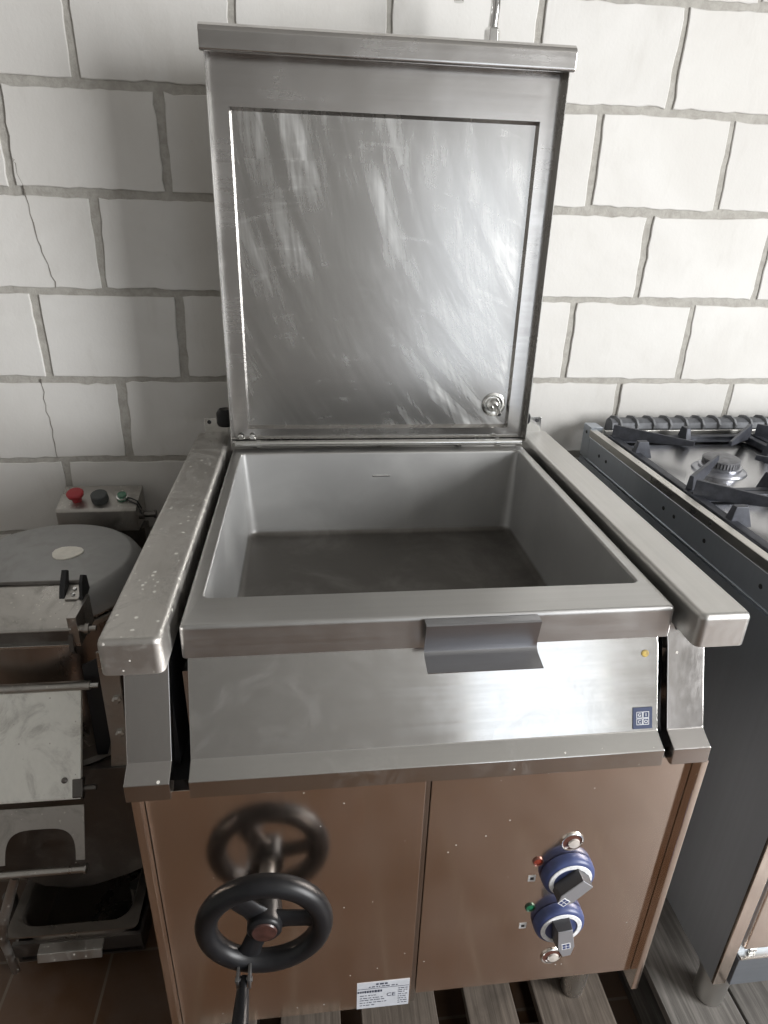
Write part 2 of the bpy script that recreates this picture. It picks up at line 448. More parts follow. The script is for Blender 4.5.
rim.loops(T, cap0=False, cap1=False)
panr = rim.build('pan_rim', M['steel_pan'], BP, sharp=60)
L = [rrect(-ix, ix, iy0, iy1, zp-.004, .012)]
bx, by0, by1, zb = .2989, .032, .588, .700
for k in range(1, 9):
    u = k/8; L.append(rrect(-ix+(ix-bx)*u, ix-(ix-bx)*u, iy0+(by0-iy0)*u, iy1+(by1-iy1)*u, zp-.004+(zb+.014-zp+.004)*u, .012+.012*u))
for k in range(1, 6):
    a = radians(90*k/5); d = .014*(1-cos(a)); L.append(rrect(-bx+d, bx-d, by0+d, by1-d, zb+.014-.014*sin(a), .024-d*.4))
L.append(rrect(-bx+.03, bx-.03, by0+.03, by1-.03, zb, .01))
tub = MB().loops(L, cap0=False, cap1=True)
o = [rrect(-ix-.006, ix+.006, iy0-.006, iy1+.006, .860, .015), rrect(-bx-.006, bx+.006, by0-.006, by1+.006, zb-.012, .02)]
tub.loops(o, cap0=False, cap1=True)
pan = tub.build('pan', M['pan_in'], BP, sharp=60)
MB().box(-.022, .017, .5935, .5975, .834, .837).build('level_mark', M['bright'], pan, .001)
# grip: bent sheet on the front of the pan
prof = sheet([(-.0455,.8875), (-.0595,.8885), (-.0620,.8870), (-.0560,.853), (-.0575,.845), (-.063,.8405), (-.088,.835)], .0016)
MB().prism_x(prof, -.0185, .1325).build('grip', steel('grip steel', (.36,.36,.375), .30, 'x', var=.06), panr)
# lid, standing open
LD = MB(); y0, z0, lt = .6355, .9043, .7128
TL = radians(.64)
def lidbox(x0, x1, y0_, y1_, z0_, z1_): return MB().box(x0, x1, y0_, y1_, z0_, z1_)
MT = Matrix.Translation((0, y0, z0)) @ Matrix.Rotation(-TL, 4, 'X')
lw = .3257
# face: ring around a recessed panel, in lid space (x, y depth, z up from the hinge)
def rect(x0, x1, z0_, z1_, y): return [(x0, y, z0_), (x1, y, z0_), (x1, y, z1_), (x0, y, z1_)]
fx0, fx1, fz0, fz1 = -.291, .288, .027, .626
face = MB().loops([rect(-lw+.0012, lw-.0012, .004, lt+.012, .004), rect(fx0, fx1, fz0, fz1, .004), rect(fx0+.0032, fx1-.0038, fz0+.005, fz1-.005, .016)], False, False)
lid = face.xf(MT).build('lid', M['lid_steel'], BP, sharp=20)
MB().loops([rect(fx0+.0031, fx1-.0037, fz0+.0049, fz1-.0049, .016), rect(fx0+.02, fx1-.02, fz0+.02, fz1-.02, .0165)], False, True).xf(MT).build('inner_panel', M['lid_panel'], lid)
sides = MB()
for s in (-1, 1):
    a, b = sorted((s*lw, s*(lw-.0018)))
    sides.box(a, b, -.022, .045, 0, lt+.008)
sides.box(-lw, lw, -.014, .045, 0, .002).box(-lw+.001, lw-.001, .041, .045, 0, lt+.02)
sides.xf(MT).build('side_flange', M['steel'], lid, .0006, 1)
lip = MB().prism_x([(-.031,lt-.012), (-.033,lt-.008), (-.033,lt+.018), (-.030,lt+.024), (-.022,lt+.030), (.0,lt+.032), (.045,lt+.032), (.045,lt+.01), (.004,lt+.008), (-.014,lt+.004), (-.022,lt-.012)], -lw-.006, lw+.006)
lip.xf(MT).build('front_lip', M['lid_steel'], lid, .0018)
MB().tube([(-.318, .622, .903), (.318, .622, .903)], .0065, 14).build('hinge_rod', M['bright'], lid)
for x in (-.268, .262): MB().tube([(x-.004, .622, .903), (x+.004, .622, .903)], .009, 14).build('hinge_collar', M['bright'], lid)
for x in (-.307, -.283): MB().lathe([(.006, 0), (.006, -.003), (.004, -.005)], (x, .6335, .9155), 'y', 12).build('screw', M['bright'], lid)
# steam drain on the lid
q = MB().lathe([(.0262,.0165), (.0265,.0135), (.0235,.012), (.021,.015), (.0165,.0158), (.0150,.0115), (.0120,.006), (.007,.003), (.002,.002)], (.254, 0, .077), 'y', 28)
q.tube([(.254, .006, .077), (.256, -.006, .070), (.260, -.016, .062)], [.0065, .0058, .0055], 14)
q.xf(MT).build('steam_drain', M['bright'], lid)
MB().lathe([(.0036, 0), (.0036, .001)], (0, 0, 0), 'z', 12).xf(MT @ Matrix.Translation((.2603, -.0166, .0615)) @ Vector((.004,-.010,-.008)).to_track_quat('Z','Y').to_matrix().to_4x4()).build('drain_hole', M['black'], lid)
# hinge brackets behind the rails
for s in (-1, 1):
    a, b = sorted((s*.342, s*.394))
    bk = MB().box(a, b, .712, .715, .860, .935)
    br = bk.build('hinge_bracket', M['bright'], BP, .001)
    MB().lathe([(.0045, 0), (.0045, -.002)], (s*.383, .7125, .926), 'y', 12).build('bolt_hole', M['black'], br)
    MB().lathe([(.014, -.006), (.016, -.002), (.016, .012), (.012, .018)] if s > 0 else [(.017, -.008), (.020, -.002), (.020, .020), (.013, .03)], (s*.345, .70, .930), 'z', 18).build('hinge_knob', M['bakelite'], br)
# handwheel
HW = Vector((-.236, -.139, .457))
Rw, rw = .0795, .0155
wheel = MB().tube([(HW.x+Rw*cos(2*pi*k/48), HW.y, HW.z+Rw*sin(2*pi*k/48)) for k in range(48)], rw, 14, closed=True)
for deg in (3, 125, 247):
    a = radians(deg); d = Vector((cos(a), 0, sin(a))); n_ = Vector((-sin(a), 0, cos(a)))
    L = []
    for u, hw_, ht, yo in ((.010, .0190, .0085, .006), (.03, .0150, .0075, .005), (.055, .0150, .0065, .002), (.078, .0200, .0065, 0)):
        c = HW + d*u + Vector((0, yo, 0))
        L.append([c + n_*(hw_*cos(2*pi*k/12)) + Vector((0, ht*sin(2*pi*k/12), 0)) for k in range(12)])
    wheel.loops(L)
wheel.lathe([(.010, .030), (.023, .028), (.0245, .0), (.024, -.008), (.0205, -.0115), (.0175, -.0115)], tuple(HW), 'y', 28)
wh = wheel.build('handwheel', M['bakelite'], BP, sharp=50)
MB().lathe([(.0178, -.0113), (.0165, -.0135), (.004, -.0145)], tuple(HW), 'y', 24).build('hub_cap', plain('dark red hub cap', (.05,.022,.018), .3, 0, 90, .3), wh)
MB().lathe([(.012, YP), (.012, HW.y+.02), ], (HW.x, 0, HW.z), 'y', 20).build('shaft', M['steel'], wh)
a = radians(247); hb = HW + Vector((cos(a)*Rw, 0, sin(a)*Rw))
dirv = Vector((-.02, -1, -.10)).normalized()
q = MB().box(hb.x-.010, hb.x-.006, hb.y-.034, hb.y-.004, hb.z-.012, hb.z+.008).box(hb.x+.006, hb.x+.010, hb.y-.034, hb.y-.004, hb.z-.012, hb.z+.008)
q.tube([(hb.x-.012, hb.y-.026, hb.z-.003), (hb.x+.012, hb.y-.026, hb.z-.003)], .004, 10)
q.build('handle_clevis', steel('painted chipped clevis', (.25,.25,.25), .4, 'n', speck=(160,.2,.5)), wh, .001)
st = hb + Vector((0, -.022, -.003))
MB().tube([st+dirv*d_ for d_ in (0, .016, .0161, .030, .060, .090, .100, .106)], [.0055,.0055,.0085,.0098,.0115,.0120,.0095,.004], 18).build('crank_handle', M['bakelite'], wh, sharp=50)

# ---- controls
blue = plain('blue knob plastic', (.045,.062,.155), .38, 0, 60, .15)
dgrey = plain('dark grey knob', (.05,.05,.055), .4)
silver = plain('silver knob cap', (.42,.43,.46), .35, .6)
whitep = plain('white dial print', (.74,.75,.76), .5, 0, 150, .12)
def knob(cx, cz, ang, mr, tip):
    c = (cx, YP, cz)
    k = MB().lathe([(.0410, -.0005), (.0425, -.003), (.0420, -.010), (.0400, -.0145), (.037, -.0170), (.0295, -.0184), (.0285, -.0176)], c, 'y', 40).build('control_knob', blue, BP, sharp=40)
    MB().lathe([(.0345, -.0180), (.0338, -.0190), (.0272, -.0190), (.0268, -.0170)], c, 'y', 40, cap=False).build('dial_ring', whitep, k)
    MB().lathe([(.0275, -.016), (.0268, -.0174), (.002, -.0176)], c, 'y', 32).build('knob_face', silver, k)
    R = Matrix.Translation(c) @ Matrix.Rotation(ang, 4, 'Y')
    # bar grip: local +x = pointer direction
    bar = MB(); prof = [(-.0265, -.0125), (.018, -.0145), (tip, -.007), (tip, .007), (.018, .0145), (-.0265, .0125)]
    bar.loops([[(x*1.0, -.0174, z*1.15) for x, z in prof], [(x*.99, -.0375, z*.97) for x, z in prof]])
    g = bar.xf(R).build('grip_bar', dgrey, k, .0012)
    cap = MB().loops([[(x*.985, -.0374, z*.95) for x, z in prof], [(x*.975, -.0388, z*.92) for x, z in prof]])
    cap.xf(R).build('pointer_cap', silver, k, .0004, 1)
    mk = MB()
    for i in (-1, 1):
        for jx in (-1, 1):
            mk.box(mr+i*.0032-.0026, mr+i*.0032+.0026, -.0393, -.0387, jx*.0032-.0026, jx*.0032+.0026)
    wb = MB().box(mr-.0072, mr+.0072, -.0391, -.0386, -.0072, .0072).xf(R).build('mark_plate', whitep, k)
    mk.xf(R).build('mark', blue, k)
    return k
# rotation about Y by ang maps +x to (cos, 0, -sin): ang=90deg points down
knob(.2270, .4290, radians(132), .0235, .031)
knob(.2290, .3140, radians(80), .012, .039)
def bezel(cx, cz, r, mat, name, inner=None, parent=BP, ring=None):
    b = MB().lathe([(r, 0), (r*1.0, -.0018), (r*.93, -.0028), (r*.84, -.0022), (r*.82, -.0006)], (cx, YP, cz), 'y', 28, cap=False).build(name, ring or M['bright'], parent)
    MB().lathe([(r*.83, -.0004), (r*.5, -.0010), (.0005, -.0012)], (cx, YP, cz), 'y', 24).build('lens', mat, b)
    if inner: MB().lathe([(r*.50, -.001), (r*.46, -.0035), (.0005, -.0045)], (cx+r*.16, YP, cz-r*.18), 'y', 20).build('inner_lens', inner, b)
    return b
amber = plain('clear orange lens', (.30,.12,.07), .2)
brown = plain('brown lens', (.10,.042,.032), .15); milky = plain('milky lens', (.50,.46,.42), .3)
bezel(.2265, .495, .0185, brown, 'socket_bezel', milky)
bezel(.233, .214, .0195, brown, 'socket_bezel', milky)
bezel(.1775, .456, .0085, plain('red lamp lens', (.22,.035,.02), .2), 'indicator_lamp', ring=plain('copper ring', (.20,.09,.07), .3, .6))
bezel(.1785, .348, .0085, plain('green lamp lens', (.012,.12,.055), .2), 'indicator_lamp', ring=plain('green ring', (.03,.06,.04), .3, .5))
for x, z in ((.1725, .418), (.1715, .303)):
    s_ = MB().box(x-.006, x+.006, YP-.0008, YP, z-.0065, z+.0065).build('symbol_sticker', whitep, BP)
    MB().box(x-.0028, x+.0028, YP-.0012, YP-.0007, z-.0028, z+.0028).build('symbol', M['black'], s_)
# rating plate
rp = MB().box(-.100, -.011, YP-.0008, YP, .121, .192).build('rating_plate', plain('silver white foil', (.50,.52,.56), .45, 0, 60, .06), BP)
ink = plain('blue black ink', (.03,.035,.06), .6)
rr = random.Random(11); q = MB()
def dash(x0, x1, z, h): q.box(x0, x1, YP-.0011, YP-.0007, z-h/2, z+h/2)
def words(x0, x1, z, h):
    x = x0
    while x < x1-.003:
        wd = rr.uniform(.002, .007); dash(x, min(x+wd, x1), z, h); x += wd+rr.uniform(.001, .003)
words(-.068, -.044, .1865, .004); words(-.080, -.030, .1800, .0022); dash(-.099, -.012, .1755, .0009)
x = -.099
while x < -.058: wd = rr.uniform(.0022, .004); dash(x, x+wd, .1675, .0062*rr.uniform(.8, 1)); x += wd+.0012
for z in (.1695, .164, .159, .153, .147, .141, .135, .129):
    words(-.030, -.014, z, .0016)
for z in (.157, .150, .144, .137, .130): words(-.095, rr.uniform(-.07, -.045), z, .0016)
q.build('printing', ink, rp)
text_mesh('CE', 'conformity_mark', .013, Matrix.Translation((-.042, YP-.0009, .154)) @ Matrix.Rotation(radians(90), 4, 'X'), ink, rp, .0002)
# maker's badge on the fascia: blue square with four lettered tiles
ns = Vector((0, -.930, .366)).normalized(); up = Vector((0, .366, .930))
def onf(x, u):                       # point on the sloped fascia face, u metres up from its lower bend
    return Vector((x, -.074, .703)) + up*u
MF = Matrix(((1, 0, 0), (0, up.y, ns.y), (0, up.z, ns.z))).to_4x4()
MF.translation = onf(.3000, .0190) + ns*.0006
MF = MF @ Matrix.Diagonal((1.32, 1.22, 1, 1))
bd = MB().box(-.0108, .0108, -.0125, .0125, -.0005, .0008).xf(MF).build('badge', plain('blue badge', (.022,.034,.085), .6), BP)
bl = MB()
for i in (0, 1):
    for j_ in (0, 1):
        x0, z0_ = -.0071+.0073*i, -.0078+.0080*j_
        x1, z1_ = x0+.0068, z0_+.0074; e = .0005
        bl.box(x0, x1, z0_, z0_+e, .0008, .0011).box(x0, x1, z1_-e, z1_, .0008, .0011).box(x0, x0+e, z0_, z1_, .0008, .0011).box(x1-e, x1, z0_, z1_, .0008, .0011)
bl.xf(MF).build('tile_outline', whitep, bd)
for ch, i, j_ in (('G', 0, 1), ('I', 1, 1), ('C', 0, 0), ('O', 1, 0)):
    text_mesh(ch, 'letter', .0052, MF @ Matrix.Translation((-.0071+.0073*i+.0034, -.0078+.0080*j_+.0035, .0009)), whitep, bd, .0002)
MB().lathe([(.0045, 0), (.0042, .0008), (.002, .0014)], (0, 0, 0), 'z', 9).xf(Matrix.Translation(onf(.3035, .1115)+ns*.0002) @ MF.to_3x3().to_4x4()).build('paint_spot', plain('yellow spot', (.42,.30,.07), .6, 0, 300, .5), BP)

# ------------------------------------------------------------------ tap behind the lid
TP = thing('water_tap', 'chrome swan neck water tap rising behind the open lid', 'tap', loc=(.198, .712, .2))
def tl(o, par=TP): o.matrix_parent_inverse = Matrix.Translation(-par.location); return o
chrome = plain('chrome', (.78,.78,.77), .12, 1)
arc = [(.1985, .715, 1.66)] + [(.1985, .715, 1.685), (.2005, .715, 1.71), (.2010, .715, 1.725)]
cx_, cz_, R_ = .166, 1.725, .035
arc += [(cx_+R_*cos(radians(a)), .715, cz_+R_*sin(radians(a))) for a in range(15, 181, 15)]
arc += [(.131, .715, 1.722)]
tl(MB().tube(arc, .0092, 16).build('spout', chrome, TP))
tl(MB().lathe([(.0155, 1.640), (.0155, 1.682), (.0125, 1.686), (.010, 1.6865)], (.1985, .715, 0), 'z', 6).build('nut', chrome, TP, .0008))
tl(MB().tube([(.1985, .726, .2), (.1985, .726, 1.60), (.1985, .715, 1.645)], .009, 14).build('riser_pipe', chrome, TP))
for z in (.5, 1.2): tl(MB().tube([(.1985, .726, z), (.1985, YW+.006, z)], .006, 10).lathe([(.018, YW-.004), (.018, YW+.004)], (.1985, 0, z), 'y', 16).build('wall_clip', chrome, TP))

# ------------------------------------------------------------------ gas range on the right
GR = thing('gas_range', 'stainless gas range with dark side panel and open burners by right edge', 'cooker')
M['slate'] = steel('dark side sheet', (.46,.50,.55), .32, 'z', var=.06, bump=.03, metal=.7)
M['slate_bright'] = steel('range trim steel', (.60,.585,.55), .3, 'y', var=.1, bump=.05)
gx0, gx1, gy0, gy1 = .55, 1.35, -.092, .812
body = MB().box(gx0, gx1, gy0+.004, gy1, .100, .80).build('range_body', M['slate'], GR, .001)
sp_ = MB().box(gx0-.001, gx0+.02, gy0+.03, gy1-.046, .806, .866)
sp_.box(gx0-.003, gx0+.02, gy0+.03, gy1-.046, .862, .866).box(gx0-.003, gx0+.02, gy0+.03, gy1-.046, .806, .809)
strip = sp_.build('side_strip', M['slate'], GR, .0006, 1)
for y in (.70, .66, .386, .345, .24, .08, .04):
    MB().lathe([(.0045, 0), (.004, -.0008)], (gx0-.0012, y, .838), 'x', 10).build('screw_hole', M['black'], strip)
top = MB().box(gx0, gx1, gy0, gy1, .856, .861)
top.prism_y([(gx0-.002, .866), (gx0-.002, .884), (gx0+.014, .885), (gx0+.018, .861), (gx0+.018, .858), (gx0, .858)], gy0, gy1-.04)
top.build('top_frame', M['slate_bright'], GR, .0008, 1)
MB().box(gx0-.001, gx0+.03, gy1-.045, gy1, .806, .890).build('rear_corner', M['slate'], GR, .001)
MB().lathe([(.004, 0), (.004, -.001)], (gx0-.0012, gy1-.022, .872), 'x', 10).build('corner_hole', M['black'], GR)
# spill trays
tray_m = plain('spill tray steel', (.50,.50,.51), .25, 1, 8, .06)
for k, (ty0, ty1) in enumerate(((.37, .735), (.0, .36))):
    for tx0 in (.585, .965):
        q = MB(); tx1 = tx0+.365
        q.loops([rrect(tx0, tx1, ty0, ty1, .862, .03), rrect(tx0+.01, tx1-.01, ty0+.01, ty1-.01, .8645, .03), rrect(tx0+.03, tx1-.03, ty0+.03, ty1-.03, .8622, .03), rrect(tx0+.05, tx1-.05, ty0+.05, ty1-.05, .8617, .03)])
        q.build('spill_tray', tray_m, GR)
# burners
cap_m = plain('burner cap', (.20,.20,.21), .55, .5, 60, .2); base_m = plain('burner base', (.45,.46,.50), .3, .9)
for bx_, by_ in ((.752, .530), (.752, .165), (1.14, .530), (1.14, .165)):
    b = MB().lathe([(.058, .862), (.056, .866), (.045, .869), (.045, .875), (.041, .877)], (bx_, by_, 0), 'z', 36).build('burner', base_m, GR)
    cr = MB()
    cr.lathe([(.031, .876), (.031, .889)], (bx_, by_, 0), 'z', 32)
    for k in range(36):
        a = 2*pi*k/36; c_, s__ = cos(a), sin(a)
        n0 = len(cr.bm.verts)
        cr.box(.029, .039, -.0021, .0021, .8765, .889)
        cr.bm.verts.ensure_lookup_table(); cr.xf(Matrix.Translation((bx_, by_, 0)) @ Matrix.Rotation(a, 4, 'Z'), n0)
    cr.build('burner_crown', cap_m, b, sharp=30)
    MB().lathe([(.039, .888), (.0395, .891), (.036, .8935), (.02, .895), (.002, .8955)], (bx_, by_, 0), 'z', 36).build('burner_cap', cap_m, b)
# rear flue with cast fins
fl = MB().prism_x([(.772,.872), (.768,.886), (.772,.900), (.784,.907), (.800,.907), (.810,.898), (.812,.872)], gx0+.055, gx1).build('flue', plain('cast iron flue', (.13,.135,.145), .6, .3, 40, .2), GR, .001)
fm = plain('cast iron fin', (.20,.205,.215), .55, .3, 40, .2)
for k in range(17):
    x = gx0+.066+k*.0445
    MB().loops([[(x+dx_+ (y-.79)*-.35, y, z) for y, z in ((.766,.872), (.764,.896), (.772,.909), (.786,.915), (.802,.912), (.812,.898), (.812,.872))] for dx_ in (0, .006)]).build('flue_fin', fm, fl, .001)
MB().box(gx0+.03, gx1, .752, .760, .860, .886).build('rear_rim', M['slate_bright'], GR, .001)
# front below: posts, oven door, kick plate
MB().box(gx0-.001, gx0+.024, gy0-.002, gy0+.004, .100, .80).build('corner_post', M['steel_panel'], GR, .0012)
MB().box(gx0+.034, gx1-.03, gy0-.002, gy0+.03, .195, .62).build('oven_door', M['steel_panel'], GR, .004)
MB().box(gx0, gx1, gy0-.004, gy0+.03, .66, .80).build('control_panel', M['steel_panel'], GR, .002)
MB().box(gx0+.028, gx1-.03, gy0-.006, gy0+.03, .102, .176).build('kick_plate', steel('dull kick plate', (.20,.22,.245), .4, 'x', metal=.6), GR, .0015)
MB().box(gx0+.029, gx1-.03, gy0-.008, gy0+.03, .176, .181).build('drip_edge', M['bright'], GR, .001)
MB().tube([(gx0+.050, gy0+.004, .187), (gx0+.062, gy0+.004, .187)], .005, 12).build('door_pivot', M['steel'], GR)
for x, y in ((.588, -.055), (1.30, -.055), (.588, .66), (1.30, .66)):
    MB().lathe([(.026, .001), (.027, .004), (.027, .070), (.030, .073), (.030, .102)], (x, y, 0), 'z', 24).build('foot', M['steel'], GR)
# cast iron pan supports (each lifts off)
iron = plain('cast iron', (.060,.064,.078), .48, .35, 55, .25)
def fin(mb, p, q_, h0, h1, zb0, zb1, wd):     # tapered upright fin from p (outer) to q (inner)
    p = Vector((*p, 0)); q_ = Vector((*q_, 0)); d = (q_-p).normalized(); n_ = Vector((-d.y, d.x, 0))*wd
    L = []
    for c, zlo, zhi, k in ((p, zb0, h0, 1), (p.lerp(q_, .35), zb0+(zb1-zb0)*.45, h0+(h1-h0)*.3, .9), (q_, zb1, h1, .55)):
        L.append([tuple(c+n_*k*1.3+Vector((0, 0, zlo))), tuple(c-n_*k*1.3+Vector((0, 0, zlo))), tuple(c-n_*k*.7+Vector((0, 0, zhi))), tuple(c+n_*k*.7+Vector((0, 0, zhi)))])
    mb.loops(L)
def support(cx, cy, label):
    hx, hy = .1885, .1822
    p = thing('pan_support', label, 'pan support', 'cast iron pan supports on the gas range', (cx, cy, .8655))
    mb = MB(); z0_, z1_ = .0, .017
    for (xa, xb, ya, yb) in ((-hx, -hx+.020, -hy, hy), (hx-.020, hx, -hy, hy), (-hx, hx, -hy, -hy+.018), (-hx, hx, hy-.018, hy)):
        mb.box(xa, xb, ya, yb, z0_, z1_)
    mb.build('frame', iron, p, .004, 2)
    for sx in (-1, 1):
        for sy in (-1, 1):
            f_ = MB(); fin(f_, (sx*(hx-.008), sy*(hy-.008)), (sx*.044, sy*.046), .046, .043, .006, .032, .006); f_.build('corner_arm', iron, p, .0012)
        st_ = MB().loops([[(sx*hx-sx*a_, .055+dy_*k_, z_) for a_, z_, k_ in ((.001, .004, 1), (.046, .004, 1), (.034, .043, .6), (.010, .043, .6))] for dy_ in (-.011, .011)])
        st_.build('side_stub', iron, p, .002)
        st_ = MB().loops([[(dx_*k_, sx*hy-sx*a_, z_) for a_, z_, k_ in ((.001, .004, 1), (.046, .004, 1), (.034, .043, .6), (.010, .043, .6))] for dx_ in (-.009, .009)])
        st_.build('side_stub', iron, p, .002)
    return p
support(.766, .548, 'black cast iron pan support over the rear left burner of the range')
support(.766, .182, 'black cast iron pan support at the right edge, front left of the range')
support(1.145, .548, 'black cast iron pan support over the rear right burner, cut by photo edge')

# ------------------------------------------------------------------ potato peeler on the left
PL = thing('potato_peeler', 'worn stainless drum peeler with red button box in left corner', 'peeler')
M['dirty'] = steel('dirty stainless', (.52,.50,.47), .36, 'n', var=.2, bump=.1, speck=(130,.3,.62), grime=.6)
M['dirty_dark'] = steel('grimy dark steel', (.17,.16,.15), .38, 'n', var=.15, bump=.06, speck=(50,.1,.9), grime=.35)
M['reflected_brown'] = steel('dull brushed drum', (.40,.34,.30), .30, 'z', var=.1, bump=.04)  # brown of the drum's reflections put into its base colour
M['door_plate'] = steel('bright worn plate', (.93,.93,.87), .40, 'z', var=.25, bump=.15, speck=(110,.2,.75), grime=.5, metal=.4)
dcx, dcy = -.70, .50
MB().lathe([(.182, .24), (.184, .33), (.184, .64), (.182, .655)], (dcx, dcy, 0), 'z', 56).build('drum', M['reflected_brown'], PL)
pl_lid = MB().lathe([(.188, .650), (.192, .654), (.190, .668), (.178, .690), (.166, .700), (.160, .703), (.10, .7055), (.003, .707)], (dcx, dcy, 0), 'z', 56).build('drum_lid', steel('grey dusty lid', (.37,.37,.365), .5, 'n', var=.15, bump=.05, metal=.5, grime=.35), PL, sharp=30)
st = MB(); n = 26; ring = []
for k in range(n):
    a = 2*pi*k/n; r = 1+.06*sin(3*a+.6)
    ring.append((-.662+.030*cos(a)*r, .512+.028*sin(a)*r))
st.loops([[(x, y, .7055) for x, y in ring], [(x, y, .708+.001*(k % 2)) for k, (x, y) in enumerate(ring)]])
st.build('paper_sticker', plain('off white paper', (.86,.83,.75), .7, 0, 80, .05), pl_lid)
# rim band with clamp
MB().lathe([(.187, .628), (.191, .630), (.191, .640), (.187, .642)], (dcx, dcy, 0), 'z', 56, cap=False).build('rim_band', M['dirty'], PL)
# filling chute flap in front
ca = MB().prism_x([(.374,.717), (.27,.684), (.268,.680), (.271,.677), (.37,.708)], -.808, -.583).build('chute_flap', M['dirty'], PL, .0012)
MB().tube([(-.81, .373, .717), (-.590, .373, .717)], .005, 12).build('flap_hinge', M['dirty_dark'], ca)
MB().prism_x([(.276,.677), (.274,.650), (.290,.645), (.335,.645), (.345,.660), (.33,.690)], -.806, -.588).build('chute_box', M['dirty_dark'], PL, .002)
MB().box(-.806, -.586, .268, .275, .646, .651).build('chute_lip', M['bright'], PL, .001)
MB().prism_x([(.372,.705), (.368,.735), (.352,.745), (.338,.735), (.325,.69)], -.583, -.577).build('clamp_ear', M['black'], PL, .001)
MB().prism_x([(.365,.712), (.378,.740), (.370,.746), (.345,.722), (.335,.704)], -.621, -.611).build('clamp_ear', M['black'], PL, .001)
q = MB().prism_x([(.362,.7145), (.36,.7165), (.33,.707), (.33,.704)], -.609, -.585).build('clamp_plate', M['dirty'], PL)
for y, z in ((.353, .7145), (.340, .7105)): MB().lathe([(.004, 0), (.0035, .002)], (-.597, y, z), 'z', 10).build('screw', M['bright'], q)
hinge = MB().lathe([(.007, -.586), (.007, -.566), (.0095, -.566), (.0095, -.558), (.005, -.558), (.005, -.546)], (0, .285, .672), 'x', 14)
hinge.box(-.588, -.572, .27, .35, .645, .705)
hinge.build('flap_catch', M['dirty'], PL, .001)
MB().prism_x([(.268,.672), (.262,.640), (.272,.628), (.276,.65)], -.590, -.582).build('catch_tongue', M['dirty_dark'], PL)
MB().lathe([(.020, 0), (.022, .006), (.021, .016), (.010, .020)], (0, 0, 0), 'z', 20).xf(Matrix.Translation((-.756, .338, .705)) @ Matrix.Rotation(radians(20), 4, 'X')).build('flap_knob', M['bakelite'], ca)
# base housing and side frame
MB().box(-.86, -.515, .275, .74, .085, .34).build('base_housing', M['dirty_dark'], PL, .004)
MB().lathe([(.205, .335), (.208, .345), (.200, .352)], (dcx, dcy-.02, 0), 'z', 48).build('drum_flange', M['dirty_dark'], PL)
# front plate with a curved lower edge, and the bolted bracket beside the discharge door
lo = [(-.86, .10), (-.80, .098), (-.768, .080), (-.735, .053), (-.685, .040), (-.64, .042), (-.60, .055), (-.56, .070), (-.515, .092)]
MB().prism_y(lo+[(-.515, .37), (-.86, .37)], .252, .262).build('front_plate', M['dirty_dark'], PL, .001)
MB().prism_y([(-.545,.640), (-.508,.640), (-.520,.37), (-.556,.37), (-.548,.433)], .256, .262).build('side_bracket', M['dirty'], PL, .001)
MB().prism_y([(-.590,.58), (-.548,.60), (-.549,.44), (-.575,.36), (-.595,.36)], .300, .304).build('opening_dark', M['black'], PL)  # black sheet painting in the dark of an opening
sf = PL
for x, z in ((-.527,.610), (-.522,.535), (-.527,.455)):
    MB().lathe([(.0085, .256), (.0085, .251), (.005, .248)], (x, 0, z), 'y', 6).build('bolt', M['dirty'], PL)
# discharge door
dd = MB().prism_x([(.279,.540), (.188,.372), (.186,.366), (.190,.364), (.197,.366), (.287,.536)], -.812, -.592).build('discharge_door', M['door_plate'], PL, .001)
MB().tube([(-.82, .283, .548), (-.575, .283, .548)], .009, 14).build('door_hinge', M['dirty'], dd)
MB().tube([(-.575, .283, .548), (-.560, .283, .548)], .0055, 10).build('hinge_pin', M['bright'], dd)
MB().prism_x([(.215,.392), (.200,.366), (.19,.360), (.185,.372), (.20,.40)], -.606, -.588).lathe([(.006, -.59), (.006, -.566)], (0, .20, .378), 'x', 12).build('door_latch', M['dirty_dark'], dd, .001)
MB().lathe([(.0055, 0), (.005, .003), (.002, .005)], (0, 0, 0), 'z', 12).xf(Matrix.Translation((-.620, .202, .398)) @ Vector((0,-.88,.47)).to_track_quat('Z','Y').to_matrix().to_4x4()).build('rivet', M['dirty_dark'], dd)
# lower guard plate with an arched cut-out
gp = MB(); ca_, rx_ = -.668, .062
bot = [(-.757, 0), (-.757, .102), (-.590, .102), (-.590, 0), (ca_+rx_, 0)]
arch = [(ca_+rx_*math.copysign(abs(cos(radians(a)))**.55, cos(radians(a))), .062*abs(sin(radians(a)))**.6) for a in range(8, 180, 8)]
pts = bot + arch + [(ca_-rx_, 0)]
slope = Vector((0, .42, .91)).normalized()
def gl(x, u, th): p_ = Vector((x, .146, .256)) + slope*u + Vector((0, .91, -.42))*th; return tuple(p_)
gp.loops([[gl(x, u, 0) for x, u in pts], [gl(x, u, .002) for x, u in pts]])
gp.build('guard_plate', M['dirty'], PL)
MB().tube([(-.86, .141, .236), (-.592, .141, .238)], .0065, 12).lathe([(.009, -.592), (.009, -.588)], (0, .141, .238), 'x', 12).build('guard_bar', M['dirty'], PL)
MB().tube([(-.718, .146, .226), (-.738, .150, .175), (-.772, .162, .09), (-.800, .180, .005), (-.806, .192, -.05), (-.812, .205, -.144)], [.008,.009,.010,.009,.008,.008], 14).build('front_leg', M['dirty'], PL)
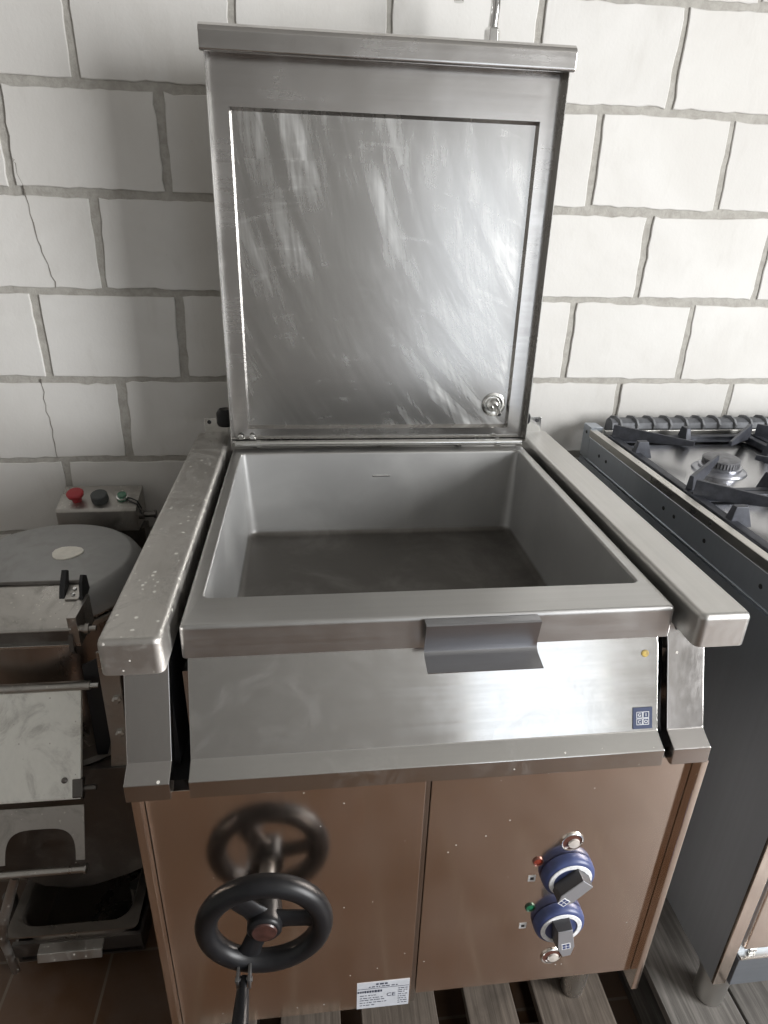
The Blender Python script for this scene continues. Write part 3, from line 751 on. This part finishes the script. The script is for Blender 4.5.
# drawer under the drum
dr = MB().box(-.800, -.540, .198, .206, -.090, -.050).box(-.800, -.540, .206, .62, -.118, -.112).box(-.800, -.794, .206, .62, -.112, -.06).box(-.546, -.540, .206, .62, -.112, -.06).build('drawer', M['dirty_dark'], PL)
MB().prism_x([(.200,-.052), (.178,-.056), (.172,-.075), (.176,-.077), (.182,-.062), (.200,-.060)], -.744, -.615).build('drawer_pull', M['dirty'], dr, .001)
for x in (-.84, -.57):
    for y in (.30, .70): MB().lathe([(.022, FZ+.001), (.022, FZ+.012), (.014, FZ+.016), (.014, -.03)], (x, y, 0), 'z', 18).build('foot', M['dirty_dark'], PL)
# control box on a back post
MB().box(-.775, -.570, .765, .81, -.04, .64).build('back_post', M['dirty_dark'], PL, .002)
cb = MB().prism_x([(.750,.640), (.748,.694), (.752,.700), (.835,.726), (.838,.722), (.838,.640)], -.766, -.580).build('control_box', M['dirty'], PL, .002)
cn = Vector((0, -.30, .954)).normalized(); CQ = cn.to_track_quat('Z', 'Y').to_matrix().to_4x4()
def cpos(x, v): return Vector((x, .752, .7005)) + Vector((0, .954, .30))*v
red = plain('red plastic button', (.38,.022,.03), .4); gbut = plain('grey rubber button', (.07,.075,.075), .6); grn = plain('green lens', (.10,.22,.15), .25)
MB().lathe([(.011, 0), (.012, .012), (.019, .016), (.020, .023), (.017, .026), (.002, .027)], (0,0,0), 'z', 26).xf(Matrix.Translation(cpos(-.724, .032)) @ CQ).build('stop_button', red, cb)
MB().lathe([(.019, 0), (.020, .004), (.0195, .019), (.017, .021), (.002, .0215)], (0,0,0), 'z', 26).xf(Matrix.Translation(cpos(-.669, .030)) @ CQ).build('start_button', gbut, cb)
MB().lathe([(.0135, 0), (.0135, .006), (.011, .007), (.0105, .014), (.002, .016)], (0,0,0), 'z', 22).xf(Matrix.Translation(cpos(-.618, .036)) @ CQ).build('pilot_lamp', grn, cb)
MB().lathe([(.0138, .0055), (.0142, .008), (.0108, .0085)], (0,0,0), 'z', 22, cap=False).xf(Matrix.Translation(cpos(-.618, .036)) @ CQ).build('lamp_ring', M['bright'], cb)
MB().tube([cpos(-.606, .034)+cn*.004, cpos(-.594, .028)+cn*.006, cpos(-.581, .022)+cn*.003, (-.572, .77, .690)], .0018, 8).tube([cpos(-.606, .028)+cn*.003, cpos(-.594, .018)+cn*.004, cpos(-.580, .012)+cn*.001, (-.571, .76, .68)], .0018, 8).build('wire', M['black'], cb)
MB().lathe([(.012, -.580), (.012, -.570), (.007, -.568), (.007, -.545), (.010, -.545), (.010, -.540)], (0, .775, .672), 'x', 14).build('cable_gland', M['dirty_dark'], cb)

# loose steel container standing on the peeler's drawer
gn = MB(); x0, x1, y0_, y1_ = -.797, -.536, .178, .60
L = [rrect(x0, x1, y0_, y1_, .000, .012), rrect(x0, x1, y0_, y1_, .004, .012), rrect(x0+.018, x1-.018, y0_+.020, y1_-.02, .004, .035), rrect(x0+.022, x1-.022, y0_+.024, y1_-.024, -.002, .035), rrect(x0+.028, x1-.028, y0_+.030, y1_-.03, -.102, .03), rrect(x0+.04, x1-.04, y0_+.042, y1_-.04, -.1075, .03)]
gn.loops(L, cap0=False)
L = [rrect(x0, x1, y0_, y1_, .000, .012), rrect(x0+.020, x1-.020, y0_+.022, y1_-.022, .000, .035), rrect(x0+.026, x1-.026, y0_+.028, y1_-.028, -.102, .03), rrect(x0+.04, x1-.04, y0_+.042, y1_-.04, -.1110, .03)]
gn.loops(L, cap0=False)
tag(gn.build('steel_container', steel('grimy container steel', (.44,.40,.36), .30, 'n', var=.12, grime=.2), None), 'shallow dark steel container set in the drawer below the peeler', 'container')
